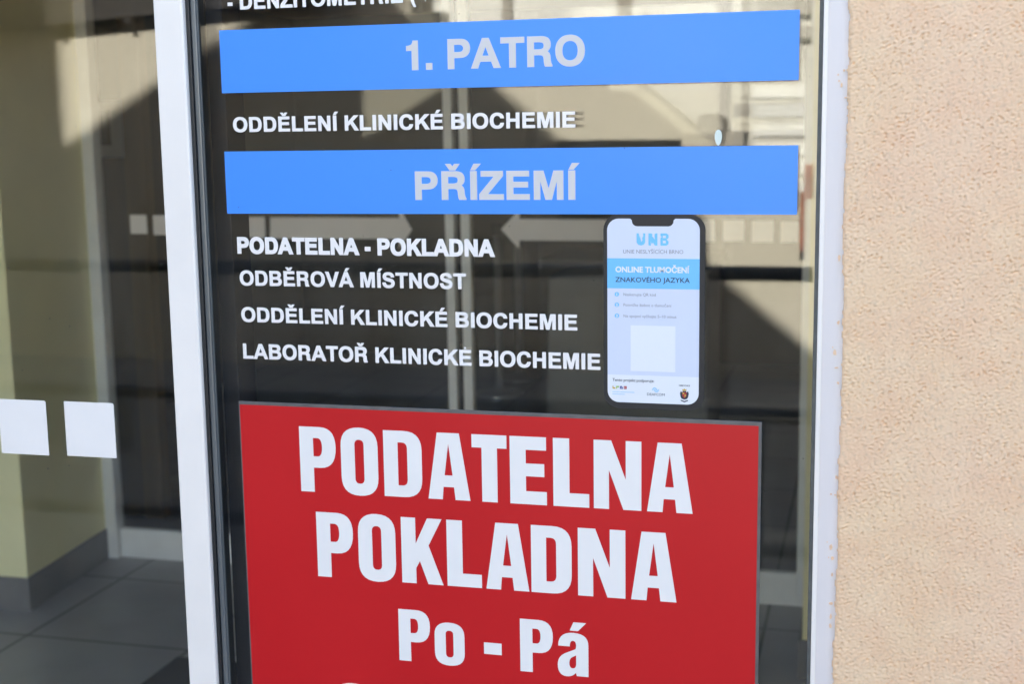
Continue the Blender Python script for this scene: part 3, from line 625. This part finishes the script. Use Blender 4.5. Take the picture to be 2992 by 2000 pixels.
# inner doors
jl = at(273, 1000, GY-.03)[0], at(306, 1000, GY-.03)[0]
fr = empty('door_frame', (-1.6, GY, 0), 'grey aluminium frame of the inner sliding doors', 'door frame')
MB().box(jl[0], jl[1], GY-.03, GY-.002, 0, 2.3).build('jamb', M['alu'], fr, bevel=.004)
MB().box(xr-.05, xr+.02, GY+.025, GY+.06, 0, 2.3).build('jamb', M['alu'], fr, bevel=.004)
MB().box(jl[0]-.02, xr+.02, GY-.03, GY+.08, 2.301, 2.615).build('header', M['alu'], fr, bevel=.004)
xm0, xm1 = at(1292, 300, GY)[0], at(1318, 300, GY)[0]; xm2, xm3 = at(1338, 300, GY)[0], at(1366, 300, GY)[0]
zr1, zr0 = at(345, 1546, GY)[1], at(345, 1632, GY)[1]
def leaf(x0, x1, inner, label):
    t = empty('inner_door_leaf', ((x0+x1)/2, GY, 0), label, 'door', 'inner sliding door leaves')
    a, b = inner
    MB().box(a, b, GY, GY+.04, zr0, 2.29).build('stile', M['alu'], t, bevel=.003)
    o0, o1 = (x0, x0+.05) if a > (x0+x1)/2 else (x1-.05, x1)
    MB().box(o0, o1, GY, GY+.04, zr0, 2.29).build('stile', M['alu'], t, bevel=.003)
    g0, g1 = (o1, a) if a > (x0+x1)/2 else (b, o0)
    MB().box(g0, g1, GY+.002, GY+.038, zr0, zr1).build('bottom_rail', M['alu'], t, bevel=.003)
    MB().box(g0, g1, GY+.002, GY+.038, 2.2, 2.29).build('top_rail', M['alu'], t, bevel=.003)
    MB().box(g0, g1, GY+.016, GY+.024, zr1, 2.2).build('glass_pane', M['glass_inner'], t)
    return t
leaf(jl[1]-.055, xm1, (xm0, xm1), 'left glass leaf of the inner sliding doors, dim behind the directory glass')
leaf(xm2, xr-.002, (xm2, xm3), 'right glass leaf of the inner sliding doors, behind the phone sticker')
MB().box(xm1+.001, xm2-.001, GY+.045, GY+.06, zr0, 2.29).build('brush_seal', M['rubber'], fr)
# stickers on the inner doors
ys = GY+.0155
def far_sq(l, r, t, b, lab):
    x0, z1 = at(l, t, ys); x1, z0 = at(r, b, ys)
    tag(plate('square_sticker', [rrect(x0, x1, z0, z1, .002)], M['white_vinyl'], ys, .0003), lab, 'sticker', 'square safety stickers on the inner doors')
far_sq(379, 431, 628, 684, 'outermost pale square on the left inner door leaf, seen left of the white stile')
far_sq(446, 500, 629, 687, 'pale square on the left inner door leaf, half hidden by the white stile')
far_sq(648, 704, 633, 693, 'pale square on the left inner door leaf, second from the arrow tail')
far_sq(719, 776, 634, 695, 'pale square on the left inner door leaf right beside the tail of its arrow')
far_sq(2112, 2174, 643, 705, 'pale square on the right inner door leaf, nearest the phone sticker')
far_sq(2196, 2260, 645, 708, 'pale square on the right inner door leaf, middle of three beside the phone sticker')
far_sq(2280, 2332, 647, 709, 'pale square on the right inner door leaf, nearest the right white jamb')
def arrow(pts, lab):
    tag(plate('arrow_sticker', [[at(a, b, ys) for a, b in pts]], M['white_vinyl'], ys, .0003), lab, 'sticker', 'arrow stickers on the inner doors')
arrow([(789, 697), (789, 635), (1166, 637), (1167, 606), (1204, 672), (1166, 726), (1166, 699)], 'pale arrow pointing right on the left inner door leaf')
arrow([(1464, 670), (1518, 612), (1518, 640), (2089, 644), (2089, 707), (1518, 703), (1518, 729)], 'pale arrow pointing left on the right inner door leaf')

# corridor beyond the inner doors
cor = empty('corridor_wall', (-1.6, 8, 0), 'dim brownish back wall of the corridor behind the inner doors', 'wall')
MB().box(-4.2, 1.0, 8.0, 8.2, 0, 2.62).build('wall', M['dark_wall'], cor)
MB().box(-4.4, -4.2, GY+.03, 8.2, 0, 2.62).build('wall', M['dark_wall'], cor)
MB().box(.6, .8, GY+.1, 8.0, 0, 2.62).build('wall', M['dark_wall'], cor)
dx0, dx1 = at(330, 500, 3.6)[0], at(425, 500, 3.6)[0]
bd = empty('brown_door', (dx0, 3.6, 0), 'brown timber door in the dim corridor, seen through the sliding door', 'door')
MB().box(dx0-.9, dx1-.092, 3.61, 3.65, .01, 2.1).build('leaf', M['brown_door'], bd)
MB().box(dx1-.09, dx1, 3.59, 3.66, .01, 2.15).build('frame', M['wood_tan'], bd)
(nx0, nz1), (nx1, nz0) = at(277, 296, 3.6), at(366, 460, 3.6)
nb = empty('notice_board', (nx0, 3.6, nz0), 'white notice with a dark picture on the brown door', 'notice')
MB().box(nx0, nx1, 3.60, 3.608, nz0, nz1).build('paper', M['paper'], nb)
MB().box(nx0+.0, nx0+.52*(nx1-nx0), 3.596, 3.5995, nz0+.22*(nz1-nz0), nz1-.15*(nz1-nz0)).build('picture', M['dark_grey'], nb)
def post(px, pyb, pyt, label):
    x, y = on_floor(px, pyb); zt = at(px, pyt, y)[1]
    t = empty('barrier_post', (x, y, 0), label, 'barrier post', 'queue barrier posts')
    MB().lathe(x, y, [(.15, 0), (.15, .012), (.05, .035), (.03, .05)]).build('base', M['steel'], t, smooth=False)
    MB().tube((x, y, .05), (x, y, zt), .025).build('pole', M['grey_lam'], t)
    MB().tube((x, y, zt+.001), (x, y, zt+.08), .036).build('belt_head', M['rubber'], t, bevel=.006)
post(1460, 1152, 690, 'queue barrier post inside, near the tip of the left pointing arrow')
post(1518, 1106, 720, 'thinner looking queue barrier post inside, behind the head of the left pointing arrow')
(x0, z1) = at(1590, 810, 5.6); (x1, z0) = at(1745, 1160, 5.6)
ds = empty('reception_desk', ((x0+x1)/2, 5.6, 0), 'grey reception desk glimpsed inside beside the phone sticker', 'desk')
MB().prism([(x0, .0), (x1+.6, .0), (x1+.6, z1+.05), (x0+.02, z1+.0)], 5.6, 6.2).build('body', M['grey_lam'], ds, bevel=.02)
MB().box(x0-.03, x1+.63, 5.55, 6.25, z1+.06, z1+.1).build('counter_top', M['dark_grey'], ds, bevel=.01)
# black mat
m0 = on_floor(446, 2000); m1 = on_floor(560, 1915)
tag(MB().box(m0[0]-.02 if m0[0] < m1[0] else m1[0], -.3, .25, max(m0[1], m1[1])-.05, .0005, .012).build('entrance_mat', M['mat_black'], bevel=.003), 'black entrance mat on the grey tiles just inside the glass', 'mat')

# ================================================================== ACROSS THE LANE (seen mirrored in the glass)
RY = -2.45
rl = empty('ramp_railing', (-1.5, RY, 0), 'dark navy three bar railing mirrored in the entrance glass', 'railing')
for t, b in ((780, 826), (1199, 1240), (1593, 1634)):
    z = (at(2200, t, -RY)[1]+at(2200, b, -RY)[1])/2
    MB().tube((-6, RY, z), (at(2374, 800, -RY)[0], RY, z), .0225).build('rail', M['rail_blue'], rl, smooth=True)
for x in (-5.6, -3.9):
    MB().tube((x, RY+.001, -.01), (x, RY+.001, at(2200, 800, -RY)[1]-.02), .02).build('post', M['rail_blue'], rl)

def far(px, py, dy=0): return at(px, py, FL+dy)
house = empty('beige_house', (-3, -FL, 0), 'low beige rendered house with a sloping gable and dark roof edge, mirrored in the glass', 'house')
P = lambda *a: [far(*p) for p in a]
hl = P((2470, 596), (2168, 592), (2166, 480), (2150, 480), (1870, 250), (1800, 196), (1196, 206), (1198, -120), (1020, -130), (1020, -8))
hl += P((600, 34), (470, 46), (150, 80)) + [(-14, far(150, 80)[1]-.35), (-14, -.1), (far(2470, 596)[0], -.1)]
MB().prism(hl, -FL-.5, -FL).build('wall', M['house_wall'], house)
ro = P((1022, -10), (600, 31), (470, 43), (150, 77)) + [(-14, far(150, 77)[1]-.34), (-14, 6.5), (far(1022, 0)[0], 6.5)]
MB().prism(ro, -FL-.4, -FL+.12).build('roof', M['roof_dark'], house)
for p_ in ((185, 78), (390, 58)):
    x, z = far(*p_); MB().box(x-.02, x+.02, -FL+.02, -FL+.11, z-.03, z+.03).build('gutter_bracket', M['roof_dark'], house)
ch = P((2028, 420), (2032, 345), (2058, 330), (2085, 331), (2104, 345), (2110, 384), (2168, 386), (2168, 480), (2100, 480))
MB().prism(ch, -FL-.45, -FL-.05).build('chimney', M['mullion'], house)
wn = P((1990, 626), (1990, 407), (1628, 409), (1632, 640))
MB().prism(wn, -FL+.002, -FL+.03).build('window', M['dark_glass'], house)
white = empty('cream_building', (-1, -FL-1, 0), 'taller cream building with big white window panels, mirrored behind the beige house', 'building')
BY = .9
def fb(px, py): return at(px, py, FL+BY)
def fbox(px0, px1, py0, py1, y0, y1, name, m):
    a = fb((px0), (py0+py1)/2)[0]; b = fb(px1, (py0+py1)/2)[0]; z1 = fb((px0+px1)/2, py0)[1]; z0 = fb((px0+px1)/2, py1)[1]
    return MB().box(a, b, -FL-BY-.001+y0, -FL-BY+y1, z0, z1).build(name, m, white)
x0 = fb(1100, 0)[0]
MB().box(x0-10, 8, -FL-BY-3, -FL-BY, -.2, 3.3).build('wall', M['white_render'], white)
fbox(1198, 1475, -300, 150, 0, .06, 'window_panel', M['panel_white'])
fbox(1502, 1808, -300, 150, 0, .06, 'window_panel', M['panel_white'])
fbox(1850, 2170, -300, 150, 0, .06, 'window_panel', M['panel_white'])
for a, b in ((1475, 1502), (1808, 1850), (2170, 2188)):
    fbox(a, b, -300, 560, 0, .09, 'mullion', M['mullion'])
fbox(2215, 2372, -40, 42, 0, .05, 'taupe_block', M['mullion'])  # plain taupe blocks set on the cream wall
fbox(2330, 2372, 75, 112, 0, .05, 'taupe_block', M['mullion'])
for k in range(6):
    fbox(2200, 2352, 250+k*56, 286+k*56, 0, .012, 'blind_slat', M['panel_white'])
fbox(2352, 2376, 480, 640, 0, .12, 'brick_pier', M['brick'])
a, b = far(2338, 640), far(2352, 640)
MB().box(a[0], b[0], -FL+.02, -FL+.07, far(2345, 735)[1], far(2345, 560)[1]).build('gate_post', M['brick'], house)
